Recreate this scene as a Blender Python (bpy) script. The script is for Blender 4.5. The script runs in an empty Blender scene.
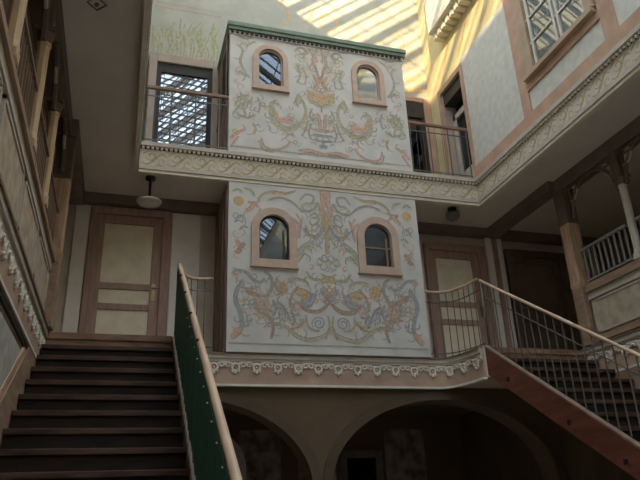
import bpy, bmesh, math, random
from mathutils import Vector, Matrix
random.seed(7)
C = bpy.context.scene.collection
ZO = 1.6            # the eye stands 1.6 m above the courtyard floor; shapes below are given relative to eye height
PI = math.pi

# ------------------------------------------------------------------ materials
def lin(c):
    c /= 255.0
    return c/12.92 if c <= .04045 else ((c+.055)/1.055)**2.4
MATS = {}
def mat(name, rgb, rough=.7, var=.0, scale=4.0, rgb2=None, metal=0.0, bump=0.0, stretch=(1,1,1), spec=.3, detail=6.0):
    m = bpy.data.materials.new(name); m.use_nodes = True
    nt = m.node_tree; b = nt.nodes['Principled BSDF']
    b.inputs['Roughness'].default_value = rough; b.inputs['Metallic'].default_value = metal
    b.inputs['Specular IOR Level'].default_value = spec
    col = [lin(v) for v in rgb]
    if var or rgb2:
        tc = nt.nodes.new('ShaderNodeTexCoord'); mp = nt.nodes.new('ShaderNodeMapping'); mp.inputs['Scale'].default_value = stretch
        geo = nt.nodes.new('ShaderNodeNewGeometry')
        nz = nt.nodes.new('ShaderNodeTexNoise'); nz.inputs['Scale'].default_value = scale; nz.inputs['Detail'].default_value = detail
        nt.links.new(geo.outputs['Position'], mp.inputs['Vector']); nt.links.new(mp.outputs['Vector'], nz.inputs['Vector'])
        nt.nodes.remove(tc)
        rp = nt.nodes.new('ShaderNodeValToRGB')
        c2 = [lin(v) for v in rgb2] if rgb2 else [max(0, c*(1-var)) for c in col]
        c1 = col if rgb2 else [min(1, c*(1+var)) for c in col]
        rp.color_ramp.elements[0].position = .35; rp.color_ramp.elements[1].position = .65
        rp.color_ramp.elements[0].color = (*c2, 1); rp.color_ramp.elements[1].color = (*c1, 1)
        nt.links.new(nz.outputs['Fac'], rp.inputs['Fac']); nt.links.new(rp.outputs['Color'], b.inputs['Base Color'])
        if bump:
            bp = nt.nodes.new('ShaderNodeBump'); bp.inputs['Strength'].default_value = bump; bp.inputs['Distance'].default_value = .01
            nt.links.new(nz.outputs['Fac'], bp.inputs['Height']); nt.links.new(bp.outputs['Normal'], b.inputs['Normal'])
    else:
        b.inputs['Base Color'].default_value = (*col, 1)
    MATS[name] = m; return m
def glass(name, tint, ior=1.6, refl=.16):
    # thin window glass: a clear mirror-like share over a see-through one
    m = bpy.data.materials.new(name); m.use_nodes = True
    nt = m.node_tree; nt.nodes.clear()
    out = nt.nodes.new('ShaderNodeOutputMaterial'); mx = nt.nodes.new('ShaderNodeMixShader')
    g = nt.nodes.new('ShaderNodeBsdfGlossy'); g.inputs['Roughness'].default_value = .015; g.inputs['Color'].default_value = (.8,.88,1,1)
    t = nt.nodes.new('ShaderNodeBsdfTransparent'); t.inputs['Color'].default_value = (*tint, 1)
    f = nt.nodes.new('ShaderNodeFresnel'); f.inputs['IOR'].default_value = ior
    ad = nt.nodes.new('ShaderNodeMath'); ad.operation = 'ADD'; ad.inputs[1].default_value = refl; ad.use_clamp = True
    nt.links.new(f.outputs[0], ad.inputs[0]); nt.links.new(ad.outputs[0], mx.inputs[0])
    nt.links.new(t.outputs[0], mx.inputs[1]); nt.links.new(g.outputs[0], mx.inputs[2]); nt.links.new(mx.outputs[0], out.inputs[0])
    MATS[name] = m; return m

mat('mural_wall', (208,206,202), .85, .07, 3.5)
mat('mural_grey', (170,169,163), .85, .15, 25); mat('mural_blue', (164,167,174), .85, .18, 25)
mat('mural_pink', (206,170,155), .85, .14, 25); mat('mural_olive', (186,180,154), .85, .18, 25)
mat('mural_green', (176,178,158), .85, .18, 25); mat('mural_rust', (184,157,142), .85, .18, 25)
mat('mural_ochre', (206,178,136), .85, .15, 25); mat('mural_lavender', (173,169,175), .85, .18, 25)
mat('window_pink', (196,172,156), .75, .08, 8); mat('green_paint', (118,136,120), .6, .1, 9)
mat('dark_paint', (60,56,52), .6, .15, 9); mat('plaster_grey', (170,172,168), .9, .1, 3)
mat('plaster_cream', (208,192,150), .9, .08, 3)
mat('upper_plaster', (178,177,166), .9, .08, 3)
mat('soffit_paint', (222,216,206), .9, .05, 1.5); mat('soffit_dark', (128,112,102), .9, .1, 4)
mat('frieze_ground', (204,197,182), .85, .08, 6); mat('frieze_gold', (180,162,128), .85, .18, 20); mat('frieze_light', (226,218,200), .8, .05, 9)
mat('frieze_rose', (196,172,150), .85, .15, 20)
mat('trim_stone', (190,182,170), .8, .08, 8); mat('trim_rose', (186,160,142), .8, .1, 5); mat('trim_white', (226,220,208), .75, .05, 9)
mat('door_surround', (176,160,148), .8, .08, 5)
mat('rose_frame', (190,156,134), .8, .1, 4); mat('rose_tan', (182,158,136), .8, .1, 4); mat('marble_blue', (212,210,200), .6, rgb2=(196,196,190), scale=9, detail=10)
mat('marble_grey', (206,190,166), .7, rgb2=(170,156,140), scale=7, detail=10)
mat('wood_light', (224,200,168), .5, rgb2=(200,172,140), scale=5, stretch=(4,4,.6), spec=.4)
mat('rail_wood', (212,186,158), .42, rgb2=(186,156,128), scale=6, stretch=(3,.6,.6), spec=.45)
mat('wood_brown', (148,126,110), .6, rgb2=(124,106,92), scale=5, stretch=(3,3,.6))
mat('wood_tan', (172,144,122), .6, rgb2=(146,122,104), scale=5, stretch=(3,.6,3))
mat('door_brown', (180,152,138), .6, rgb2=(158,132,120), scale=5, stretch=(4,4,.6)); mat('door_panel', (236,226,202), .65, .07, 5)
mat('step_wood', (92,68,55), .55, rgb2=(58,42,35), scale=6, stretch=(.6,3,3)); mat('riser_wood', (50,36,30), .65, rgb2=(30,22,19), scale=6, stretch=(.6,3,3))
mat('landing_wood', (160,128,104), .55, rgb2=(124,98,80), scale=6, stretch=(.6,3,3))
mat('stringer_wood', (126,76,58), .5, rgb2=(98,58,44), scale=4, stretch=(3,.5,3))
mat('netting_green', (58,108,94), .7, .15, 14); mat('lacing_white', (210,208,200), .7)
mat('iron_grey', (104,102,98), .45, .1, 20, metal=.2); mat('iron_dark', (46,44,42), .5, .1, 20)
mat('rail_grey', (150,150,148), .45, .08, 12, metal=.1); mat('rail_brown', (140,112,94), .5, .1, 10)
mat('lamp_glass', (214,210,200), .25, spec=.5); mat('lamp_slate', (126,128,126), .3, spec=.5); mat('brass', (170,150,120), .35, metal=.8)
mat('gallery_wall', (206,196,180), .85, .07, 4); mat('gallery_white', (240,236,228), .8, .05, 4)
mat('gallery_dark', (120,106,94), .85, .1, 4)
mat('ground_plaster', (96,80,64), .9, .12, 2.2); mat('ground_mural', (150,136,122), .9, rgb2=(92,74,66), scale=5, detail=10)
mat('floor_stone', (206,198,184), .7, rgb2=(188,180,168), scale=3); mat('floor_board', (190,166,142), .6, .15, 4)
mat('roof_timber', (130,120,108), .7, .1, 4); mat('roof_dark', (106,98,90), .8, .1, 3)
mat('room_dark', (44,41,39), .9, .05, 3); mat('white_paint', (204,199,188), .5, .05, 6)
mat('leaf_stroke', (166,164,130), .85, .2, 20); mat('orange_stroke', (214,172,116), .85, .15, 20); mat('beam_grey', (126,114,104), .7, .12, 5); mat('mural_line', (166,158,146), .85, .1, 25); mat('dado_marble', (204,198,186), .6, rgb2=(166,166,164), scale=6, detail=10)
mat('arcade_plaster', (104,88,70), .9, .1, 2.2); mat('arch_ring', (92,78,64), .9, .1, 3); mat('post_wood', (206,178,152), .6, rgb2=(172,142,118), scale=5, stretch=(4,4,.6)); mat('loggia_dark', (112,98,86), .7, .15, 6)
mat('sky_white', (224,224,220), .9, .06, 8)  # white that stands in for sky mirrored in the lattice door
glass('window_glass', (.55,.6,.62), 1.45, .04); glass('lattice_glass', (.9,.92,.92), 1.45, .2)

# ------------------------------------------------------------------ mesh collector
class MB:
    def __init__(s, m=None): s.v=[]; s.f=[]; s.fm=[]; s.mats=[]; s.cur=0; s.sm=[]; s.smooth=False; s.use(m) if m else None
    def use(s, m):
        if m not in s.mats: s.mats.append(m)
        s.cur = s.mats.index(m); return s
    def add(s, vs, fs):
        o=len(s.v); s.v += [tuple(v) for v in vs]
        for f in fs: s.f.append([o+i for i in f]); s.fm.append(s.cur); s.sm.append(s.smooth)
        return s
    def box(s, x0,x1,y0,y1,z0,z1):
        return s.add([(x0,y0,z0),(x1,y0,z0),(x1,y1,z0),(x0,y1,z0),(x0,y0,z1),(x1,y0,z1),(x1,y1,z1),(x0,y1,z1)],
            [(0,3,2,1),(4,5,6,7),(0,1,5,4),(1,2,6,5),(2,3,7,6),(3,0,4,7)])
    def prism(s, poly, a0, a1, axis):
        # poly: 2D outline; axis 'x': (y,z), 'y': (x,z), 'z': (x,y)
        def P(p,a): return (a,p[0],p[1]) if axis=='x' else ((p[0],a,p[1]) if axis=='y' else (p[0],p[1],a))
        n=len(poly)
        vs=[P(p,a0) for p in poly]+[P(p,a1) for p in poly]
        fs=[tuple(range(n)),tuple(range(2*n-1,n-1,-1))]+[(i,i+n,(i+1)%n+n,(i+1)%n) for i in range(n)]
        return s.add(vs,fs)
    def bar(s, a, b, w, h=None, up=(0,0,1)):
        # rectangular bar from a to b
        h = h or w; a=Vector(a); b=Vector(b); d=(b-a).normalized(); u=Vector(up)
        if abs(d.dot(u))>.98: u=Vector((0,1,0))
        r=d.cross(u).normalized(); u=r.cross(d)
        vs=[p+r*sx*w/2+u*sy*h/2 for p in (a,b) for sx,sy in ((-1,-1),(1,-1),(1,1),(-1,1))]
        return s.add(vs,[(0,1,2,3),(7,6,5,4),(0,4,5,1),(1,5,6,2),(2,6,7,3),(3,7,4,0)])
    def tube(s, pts, r, n=8, closed=False):
        pts=[Vector(p) for p in pts]; m=len(pts); vs=[]; prev=None
        rs = r if isinstance(r,(list,tuple)) else [r]*m
        for i,p in enumerate(pts):
            a=pts[i-1] if (i>0 or closed) else p; b=pts[(i+1)%m] if (i<m-1 or closed) else p
            d=(b-a).normalized()
            if prev is None:
                u=Vector((0,0,1)) if abs(d.z)<.9 else Vector((0,1,0))
            else: u=prev
            x=d.cross(u); x = x.normalized() if x.length>1e-6 else Vector((1,0,0)); u=x.cross(d).normalized(); prev=u
            for k in range(n):
                t=2*PI*k/n; vs.append(p+(x*math.cos(t)+u*math.sin(t))*rs[i])
        fs=[]
        for i in range(m if closed else m-1):
            j=(i+1)%m
            for k in range(n): fs.append((i*n+k,i*n+(k+1)%n,j*n+(k+1)%n,j*n+k))
        if not closed: fs += [tuple(range(n-1,-1,-1)),tuple((m-1)*n+k for k in range(n))]
        sm=s.smooth; s.smooth=n>6; s.add(vs,fs); s.smooth=sm; return s
    def lathe(s, c, prof, n=16, smooth=True, ph=0.0):
        # prof: (radius, z) list, around the vertical through c
        vs=[]; m=len(prof)
        for r,z in prof:
            for k in range(n):
                t=2*PI*k/n+ph; vs.append((c[0]+r*math.cos(t),c[1]+r*math.sin(t),c[2]+z))
        fs=[(i*n+k,i*n+(k+1)%n,(i+1)*n+(k+1)%n,(i+1)*n+k) for i in range(m-1) for k in range(n)]
        fs += [tuple(range(n-1,-1,-1)),tuple((m-1)*n+k for k in range(n))]
        sm=s.smooth; s.smooth=smooth; s.add(vs,fs); s.smooth=sm; return s
    def ball(s, c, r, n=8):
        return s.lathe((c[0],c[1],c[2]), [(max(.05*r,r*math.sin(PI*i/n)),-r*math.cos(PI*i/n)) for i in range(n+1)], n+2)
    def ribbon(s, pts, w, place, taper=True, sub=5):
        # a painted stroke: smooth line of (a,b) points, place(a,b) puts it on its surface
        P=catmull(pts,sub); n=len(P); vs=[]
        for i,(x,z) in enumerate(P):
            a=P[max(0,i-1)]; b=P[min(n-1,i+1)]; dx,dz=b[0]-a[0],b[1]-a[1]; L=math.hypot(dx,dz) or 1
            t=i/(n-1); k=(.35+.65*math.sin(PI*min(1,max(0,t)))**.6) if taper else 1
            ox,oz=-dz/L*w/2*k,dx/L*w/2*k
            vs += [place(x+ox,z+oz),place(x-ox,z-oz)]
        return s.add(vs,[(2*i,2*i+1,2*i+3,2*i+2) for i in range(n-1)])
    def build(s, name, parent=None, bevel=0.0, recalc=True):
        return obj(name, s, parent, bevel, recalc)
def catmull(p, sub=5):
    if len(p)<3 or sub<2: return list(p)
    q=[p[0]]+list(p)+[p[-1]]; o=[]
    for i in range(1,len(q)-2):
        a,b,c,d=q[i-1],q[i],q[i+1],q[i+2]
        for k in range(sub):
            t=k/sub; o.append(tuple(.5*((2*b[j])+(-a[j]+c[j])*t+(2*a[j]-5*b[j]+4*c[j]-d[j])*t*t+(-a[j]+3*b[j]-3*c[j]+d[j])*t**3) for j in range(len(b))))
    o.append(tuple(p[-1])); return o
def wpos(o):
    v=Vector(o.location)
    while o.parent: o=o.parent; v=v+Vector(o.location)
    return v
def obj(name, mb, parent=None, bevel=0.0, recalc=True):
    vs=[(x,y,z+ZO) for x,y,z in mb.v]
    if parent is not None: org=wpos(parent); loc=Vector((0,0,0))
    else:
        xs,ys,zs=zip(*vs); org=Vector(((min(xs)+max(xs))/2,(min(ys)+max(ys))/2,min(zs))); loc=org.copy()
    me=bpy.data.meshes.new(name)
    me.from_pydata([(x-org.x,y-org.y,z-org.z) for x,y,z in vs],[],mb.f)
    for m in mb.mats: me.materials.append(MATS[m])
    me.polygons.foreach_set('material_index', mb.fm); me.polygons.foreach_set('use_smooth', mb.sm)
    if recalc:
        b=bmesh.new(); b.from_mesh(me); bmesh.ops.recalc_face_normals(b, faces=b.faces); b.to_mesh(me); b.free()
    me.update()
    o=bpy.data.objects.new(name, me); C.objects.link(o); o.location=loc
    if parent is not None: o.parent=parent
    if bevel:
        bv=o.modifiers.new('bevel','BEVEL'); bv.width=bevel; bv.segments=2; bv.limit_method='ANGLE'
    return o
def thing(name, loc, label, cat, group=None):
    o=bpy.data.objects.new(name, None); C.objects.link(o); o.location=(loc[0],loc[1],loc[2]+ZO); o.empty_display_size=.1
    return tag(o,label,cat,group)
def tag(o, label, cat, group=None):
    o['label']=label; o['category']=cat
    if group: o['group']=group
    return o
def struct(o, label=None, cat=None):
    o['kind']='structure'
    if label: o['label']=label
    if cat: o['category']=cat
    return o
def setting(name, loc, label=None, cat=None):
    o=bpy.data.objects.new(name, None); C.objects.link(o); o.location=(loc[0],loc[1],loc[2]+ZO); o.empty_display_size=.1
    return struct(o,label,cat)
def dup(root, dx=0, dy=0, dz=0, label=None):
    r=root.copy(); C.objects.link(r); r.location=Vector(root.location)+Vector((dx,dy,dz))
    if label: r['label']=label
    for ch in list(root.children):
        c=ch.copy(); C.objects.link(c); c.parent=r
        for g in list(ch.children):
            d=g.copy(); C.objects.link(d); d.parent=c
    return r
def arched(mb, x0,x1,y0,y1,z0,z1, ops, n=16):
    # wall slab with arched openings; ops: (centre, half width, bottom, springing, rise)
    ops=sorted(ops); x=x0
    for cx,hw,zb,zs,ri in ops:
        if cx-hw>x+1e-6: mb.box(x,cx-hw,y0,y1,z0,z1)
        if zb>z0+1e-6: mb.box(cx-hw,cx+hw,y0,y1,z0,zb)
        for k in range(n):
            a,b=PI-PI*k/n,PI-PI*(k+1)/n
            xa,xb=cx+hw*math.cos(a),cx+hw*math.cos(b); za,zb2=zs+ri*math.sin(a),zs+ri*math.sin(b)
            mb.prism([(xa,za),(xb,zb2),(xb,z1),(xa,z1)],y0,y1,'y')
        x=cx+hw
    if x1>x+1e-6: mb.box(x,x1,y0,y1,z0,z1)
    return mb
def arch_ring(mb, cx,y0,y1, wi,wo, zb,zbo, zs, ri, ro, n=14, sill=True):
    # frame between an inner and an outer arched outline
    inn=[(cx-wi,zb)]+[(cx+wi*math.cos(PI-PI*k/n),zs+ri*math.sin(PI*k/n)) for k in range(n+1)]+[(cx+wi,zb)]
    out=[(cx-wo,zbo)]+[(cx+wo*math.cos(PI-PI*k/n),zs+ro*math.sin(PI*k/n)) for k in range(n+1)]+[(cx+wo,zbo)]
    for i in range(len(inn)-1): mb.prism([inn[i],inn[i+1],out[i+1],out[i]],y0,y1,'y')
    if sill: mb.prism([(cx-wo,zbo),(cx+wo,zbo),(cx+wi,zb),(cx-wi,zb)],y0,y1,'y')
    return mb
MURAL_LOW=[
('mural_olive',0.03,[(1.422,4.205),(1.528,4.173),(1.568,4.089)]),
('mural_pink',0.05,[(1.451,3.847),(1.529,3.912),(1.594,4.019)]),
('mural_pink',0.035,[(1.476,3.993),(1.555,3.986),(1.634,3.922)]),
('mural_olive',0.03,[(1.608,3.977),(1.688,4.131),(1.849,4.193),(2.012,4.18),(2.178,4.243)]),
('mural_grey',0.025,[(1.767,4.052),(1.93,4.112),(2.092,4.07),(2.199,3.978)]),
('mural_ochre',0.035,[(1.822,4.16),(1.931,4.187),(2.039,4.168)]),
('mural_grey',0.025,[(2.23,4.099),(2.316,4.198),(2.427,4.179),(2.395,4.072),(2.312,4.078)]),
('mural_grey',0.025,[(2.199,3.978),(2.28,3.927),(2.419,3.97),(2.508,4.098)]),
('mural_pink',0.045,[(2.613,4.26),(2.562,4.044),(2.513,3.891)]),
('mural_pink',0.06,[(2.65,4.325),(2.643,4.172),(2.636,4.021)]),
('mural_olive',0.03,[(2.629,3.991),(2.537,3.776),(2.611,3.581)]),
('mural_ochre',0.05,[(2.627,3.931),(2.606,3.783),(2.617,3.639)]),
('mural_olive',0.05,[(2.614,3.581),(2.599,3.437),(2.607,3.297)]),
('mural_blue',0.045,[(2.301,3.726),(2.324,3.585),(2.432,3.551),(2.516,3.616),(2.576,3.722)]),
('mural_grey',0.03,[(2.259,3.665),(2.35,3.559),(2.486,3.542)]),
('mural_grey',0.02,[(2.36,3.847),(2.445,3.914),(2.497,3.816),(2.411,3.736),(2.357,3.775)]),
('mural_pink',0.035,[(2.1,3.809),(2.192,3.716),(2.182,3.516)]),
('mural_pink',0.03,[(2.256,3.852),(2.213,3.689),(2.192,3.517)]),
('mural_pink',0.025,[(2.156,3.886),(2.221,3.791)]),
('mural_green',0.035,[(2.166,3.195),(2.196,3.335),(2.319,3.443),(2.415,3.473)]),
('mural_olive',0.025,[(2.201,3.253),(2.29,3.371),(2.372,3.413)]),
('mural_green',0.02,[(2.178,3.155),(2.261,3.271),(2.288,3.287)]),
('mural_blue',0.025,[(1.323,3.68),(1.348,3.766),(1.386,3.77)]),
('mural_grey',0.025,[(1.37,3.564),(1.421,3.619),(1.483,3.602)]),
('mural_pink',0.05,[(1.313,3.43),(1.378,3.34),(1.453,3.387)]),
('mural_rust',0.045,[(1.333,3.223),(1.378,3.299),(1.448,3.367)]),
('mural_olive',0.02,[(1.265,4.144),(1.343,4.182),(1.396,4.129)]),
('mural_grey',0.02,[(1.66,3.925),(1.607,3.805),(1.555,3.772)]),
('mural_olive',0.02,[(2.474,3.231),(2.553,3.182),(2.608,3.213)]),
('mural_blue',0.035,[(1.282,2.924),(1.331,2.98),(1.456,2.962),(1.557,2.863),(1.657,2.83),(1.713,2.899)]),
('mural_grey',0.035,[(1.696,2.991),(1.784,2.93),(1.809,2.8),(1.752,2.667),(1.669,2.649)]),
('mural_blue',0.05,[(1.419,2.868),(1.339,2.721),(1.324,2.567),(1.381,2.419),(1.407,2.271),(1.377,2.172)]),
('mural_pink',0.065,[(1.4,2.222),(1.346,2.141),(1.27,2.083)]),
('mural_green',0.02,[(1.388,2.209),(1.485,2.237),(1.521,2.256)]),
('mural_pink',0.03,[(1.27,2.95),(1.32,2.914),(1.369,2.935)]),
('mural_rust',0.045,[(1.445,2.701),(1.557,2.669),(1.669,2.631)]),
('mural_grey',0.02,[(1.383,2.749),(1.457,2.74),(1.582,2.735)]),
('mural_pink',0.035,[(1.557,2.579),(1.631,2.481),(1.71,2.434),(1.768,2.513),(1.737,2.627)]),
('mural_ochre',0.03,[(1.669,2.585),(1.718,2.435),(1.779,2.312)]),
('mural_grey',0.03,[(1.557,2.579),(1.594,2.467),(1.681,2.403)]),
('mural_rust',0.035,[(1.681,2.42),(1.792,2.337),(1.818,2.213),(1.777,2.076)]),
('mural_pink',0.02,[(1.692,2.221),(1.804,2.283),(1.908,2.272)]),
('mural_ochre',0.02,[(1.557,2.39),(1.656,2.402),(1.742,2.36)]),
('mural_olive',0.03,[(2.028,2.887),(2.145,2.913),(2.275,2.881),(2.312,2.809)]),
('mural_rust',0.03,[(2.182,2.822),(2.089,2.711),(2.047,2.579),(2.063,2.497)]),
('mural_ochre',0.055,[(2.127,2.687),(2.219,2.745),(2.296,2.702),(2.203,2.626)]),
('mural_blue',0.025,[(1.807,2.605),(1.861,2.505),(1.824,2.376)]),
('mural_grey',0.02,[(1.895,2.584),(2.006,2.436),(2.042,2.323)]),
('mural_blue',0.02,[(1.856,2.467),(1.931,2.483),(2.007,2.474)]),
('mural_blue',0.075,[(2.362,2.727),(2.324,2.606),(2.239,2.55)]),
('mural_lavender',0.03,[(2.43,2.784),(2.371,2.622),(2.29,2.513)]),
('mural_rust',0.04,[(2.15,2.597),(2.263,2.486),(2.418,2.468),(2.525,2.52),(2.58,2.58)]),
('mural_lavender',0.05,[(2.483,2.8),(2.545,2.697),(2.656,2.623)]),
('mural_pink',0.03,[(2.511,2.828),(2.582,2.739),(2.61,2.647)]),
('mural_rust',0.03,[(2.579,2.567),(2.636,2.636),(2.678,2.691)]),
('mural_ochre',0.045,[(2.513,2.882),(2.61,2.956),(2.694,2.893)]),
('mural_olive',0.025,[(2.28,3.03),(2.369,2.927),(2.515,2.923)]),
('mural_olive',0.02,[(2.492,3.003),(2.571,2.967),(2.594,2.901)]),
('mural_olive',0.025,[(2.261,2.422),(2.272,2.282),(2.357,2.209),(2.446,2.2)]),
('mural_olive',0.02,[(2.56,2.422),(2.583,2.295),(2.549,2.191)]),
('mural_olive',0.04,[(1.833,2.276),(2.002,2.233),(2.151,2.114),(2.301,2.082),(2.482,2.126),(2.602,2.206)]),
('mural_ochre',0.02,[(2.027,2.197),(2.18,2.253),(2.258,2.332)]),
('mural_olive',0.02,[(2.532,2.09),(2.579,2.218),(2.644,2.271)]),
('mural_blue',0.02,[(2.083,2.439),(2.105,2.326),(2.054,2.273)]),
('mural_grey',0.02,[(2.11,2.543),(2.057,2.425),(2.184,2.405)]),
('mural_blue',0.032,[(2.357,2.248),(2.346,2.274),(2.344,2.302),(2.351,2.33),(2.365,2.355),(2.385,2.374),(2.409,2.386),(2.435,2.391),(2.46,2.388),(2.481,2.378),(2.497,2.362),(2.507,2.342),(2.51,2.32),(2.506,2.298),(2.496,2.279),(2.481,2.264),(2.464,2.254),(2.445,2.25),(2.426,2.251),(2.411,2.258),(2.398,2.269),(2.391,2.283),(2.388,2.298),(2.39,2.313),(2.397,2.326),(2.406,2.336),(2.418,2.343),(2.43,2.346),(2.442,2.346),(2.452,2.342),(2.46,2.335),(2.464,2.327),(2.465,2.318),(2.464,2.309),(2.46,2.302),(2.455,2.297),(2.449,2.294),(2.442,2.293),(2.437,2.294),(2.433,2.297)])]
FILL_LOW=[
('disc','mural_ochre',(1.35,4.003),0.075),
('poly','mural_ochre',[(1.84,2.868),(1.899,2.885),(2.027,2.826),(2.033,2.734),(1.947,2.657),(1.864,2.725)]),
('poly','mural_blue',[(1.885,2.43),(1.978,2.544),(2.05,2.349),(1.958,2.294),(1.891,2.329)]),
('line','mural_rust',0.012,[(1.847,2.85),(1.896,2.68)]),
('line','mural_rust',0.012,[(2.027,2.826),(1.847,2.802)]),
('line','mural_rust',0.012,[(1.904,2.853),(1.952,2.683)]),
('line','mural_rust',0.012,[(2.015,2.778),(1.857,2.761)]),
('line','mural_rust',0.012,[(1.96,2.857),(2.009,2.686)]),
('line','mural_rust',0.012,[(2.004,2.73),(1.866,2.72)]),
('line','mural_wall',0.01,[(1.892,2.342),(1.958,2.294)]),
('line','mural_wall',0.01,[(1.931,2.491),(1.916,2.305)]),
('line','mural_wall',0.01,[(1.922,2.394),(1.989,2.341)]),
('line','mural_wall',0.01,[(1.967,2.492),(1.956,2.307)]),
('line','mural_wall',0.01,[(1.953,2.446),(2.021,2.388)]),
('line','mural_wall',0.01,[(2.002,2.494),(1.996,2.308)])]
MURAL_UP=[
('mural_green',0.03,[(1.288,6.673),(1.382,6.585),(1.349,6.367),(1.422,6.172),(1.5,6.076)]),
('mural_olive',0.025,[(1.463,6.672),(1.521,6.737),(1.595,6.777)]),
('mural_grey',0.035,[(1.336,6.191),(1.422,6.121),(1.494,6.116)]),
('mural_grey',0.03,[(1.315,6.823),(1.433,6.81),(1.55,6.852)]),
('mural_grey',0.03,[(2.209,6.708),(2.303,6.8),(2.4,6.745),(2.328,6.604)]),
('mural_olive',0.03,[(2.427,6.824),(2.519,6.621),(2.414,6.414)]),
('mural_green',0.025,[(2.219,6.493),(2.289,6.292),(2.225,6.122)]),
('mural_grey',0.03,[(2.091,6.868),(2.243,6.843),(2.368,6.905)]),
('mural_pink',0.04,[(2.628,6.789),(2.715,6.621),(2.642,6.354)]),
('mural_ochre',0.04,[(2.502,6.294),(2.558,6.162),(2.522,6.016)]),
('mural_pink',0.035,[(2.734,6.335),(2.65,6.178),(2.706,6.046)]),
('mural_pink',0.03,[(2.769,6.779),(2.882,6.708)]),
('mural_olive',0.025,[(2.618,6.936),(2.548,6.737),(2.573,6.558)]),
('mural_rust',0.03,[(2.493,6.046),(2.588,6.167),(2.656,6.321),(2.695,6.508)]),
('mural_olive',0.02,[(2.323,6.404),(2.379,6.272),(2.359,6.093)]),
('mural_olive',0.035,[(2.417,6.015),(2.484,5.802),(2.632,5.75),(2.84,5.859)]),
('mural_pink',0.025,[(2.444,5.951),(2.577,5.886),(2.761,5.916)]),
('mural_green',0.03,[(1.274,5.543),(1.383,5.726),(1.495,5.761)]),
('mural_olive',0.02,[(1.411,5.763),(1.468,5.64),(1.44,5.52)]),
('mural_olive',0.03,[(1.807,5.594),(1.822,5.68),(1.866,5.703)]),
('mural_olive',0.03,[(2.258,5.665),(2.217,5.794),(2.264,5.904)]),
('mural_olive',0.04,[(1.89,5.757),(1.808,5.627),(1.815,5.43),(1.918,5.282),(2.088,5.242),(2.264,5.365),(2.364,5.58),(2.335,5.778),(2.235,5.916)]),
('mural_green',0.025,[(1.865,5.636),(1.849,5.468),(1.947,5.335),(2.104,5.293),(2.251,5.413)]),
('mural_green',0.03,[(1.248,5.393),(1.384,5.593),(1.538,5.651)]),
('mural_olive',0.03,[(1.3,5.662),(1.39,5.561),(1.447,5.358)]),
('mural_grey',0.025,[(1.344,5.407),(1.469,5.362),(1.594,5.446)]),
('mural_olive',0.03,[(1.383,5.742),(1.412,5.63),(1.357,5.491)]),
('mural_pink',0.03,[(1.664,5.07),(1.713,4.919),(1.885,4.879),(2.054,4.964),(2.119,5.069)]),
('mural_olive',0.02,[(1.636,5.018),(1.691,4.869),(1.856,4.834)]),
('mural_pink',0.04,[(1.221,4.977),(1.32,5.085),(1.448,5.166)]),
('mural_pink',0.025,[(1.229,4.839),(1.295,4.956),(1.348,5.041)]),
('mural_pink',0.03,[(2.51,5.295),(2.614,5.317),(2.748,5.313)]),
('mural_blue',0.03,[(2.536,5.207),(2.64,5.221),(2.773,5.22)]),
('mural_blue',0.025,[(2.562,5.119),(2.65,5.125),(2.748,5.125)]),
('mural_blue',0.04,[(2.603,5.054),(2.646,5.02),(2.677,5.057)]),
('mural_pink',0.025,[(2.567,5.611),(2.576,5.477),(2.592,5.34)]),
('mural_pink',0.025,[(2.681,5.628),(2.666,5.491),(2.663,5.35)]),
('mural_pink',0.035,[(2.223,4.907),(2.367,4.942),(2.511,4.919),(2.64,4.891)]),
('mural_rust',0.02,[(2.251,4.863),(2.395,4.898),(2.539,4.891)]),
('mural_olive',0.025,[(2.385,5.482),(2.35,5.312),(2.273,5.17)]),
('mural_grey',0.02,[(2.466,5.696),(2.416,5.554),(2.472,5.462)]),
('mural_grey',0.02,[(2.441,5.424),(2.392,5.252),(2.431,5.127)]),
('mural_grey',0.02,[(1.609,5.762),(1.651,5.635),(1.623,5.466)]),
('mural_ochre',0.03,[(1.539,5.291),(1.581,5.201),(1.553,5.102)])]
FILL_UP=[
('poly','mural_ochre',[(2.437,5.984),(2.581,5.973),(2.765,6.004),(2.849,6.035),(2.84,5.859),(2.664,5.779),(2.514,5.807)]),
('poly','mural_pink',[(1.878,5.472),(1.977,5.438),(2.108,5.507),(2.186,5.469),(2.105,5.348),(1.947,5.358)]),
('poly','mural_ochre',[(1.85,5.551),(1.907,5.576),(1.949,5.45),(1.891,5.425)])]
SKY, SUN, EXPO = 1.9, 5.2, 1.12
# ------------------------------------------------------------------ main measures (relative to the eye)
XL, XR = 0.0, 5.13           # upper storey walls
SL, SR = -.85, 5.98          # lower side walls (stair sides)
YB, YW, YF = 8.0, 9.2, -12.0 # balcony front, back wall, front wall
F1, F2, G0 = 1.85, 4.73, -1.6
CEIL, EAVE, RIDGE = 4.45, 10.2, 12.28
XC = 2.607

# ------------------------------------------------------------------ the setting
struct(MB('floor_stone').box(-2.8,8.4,YF-.3,11.3,G0-.2,G0).build('floor'))
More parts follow.
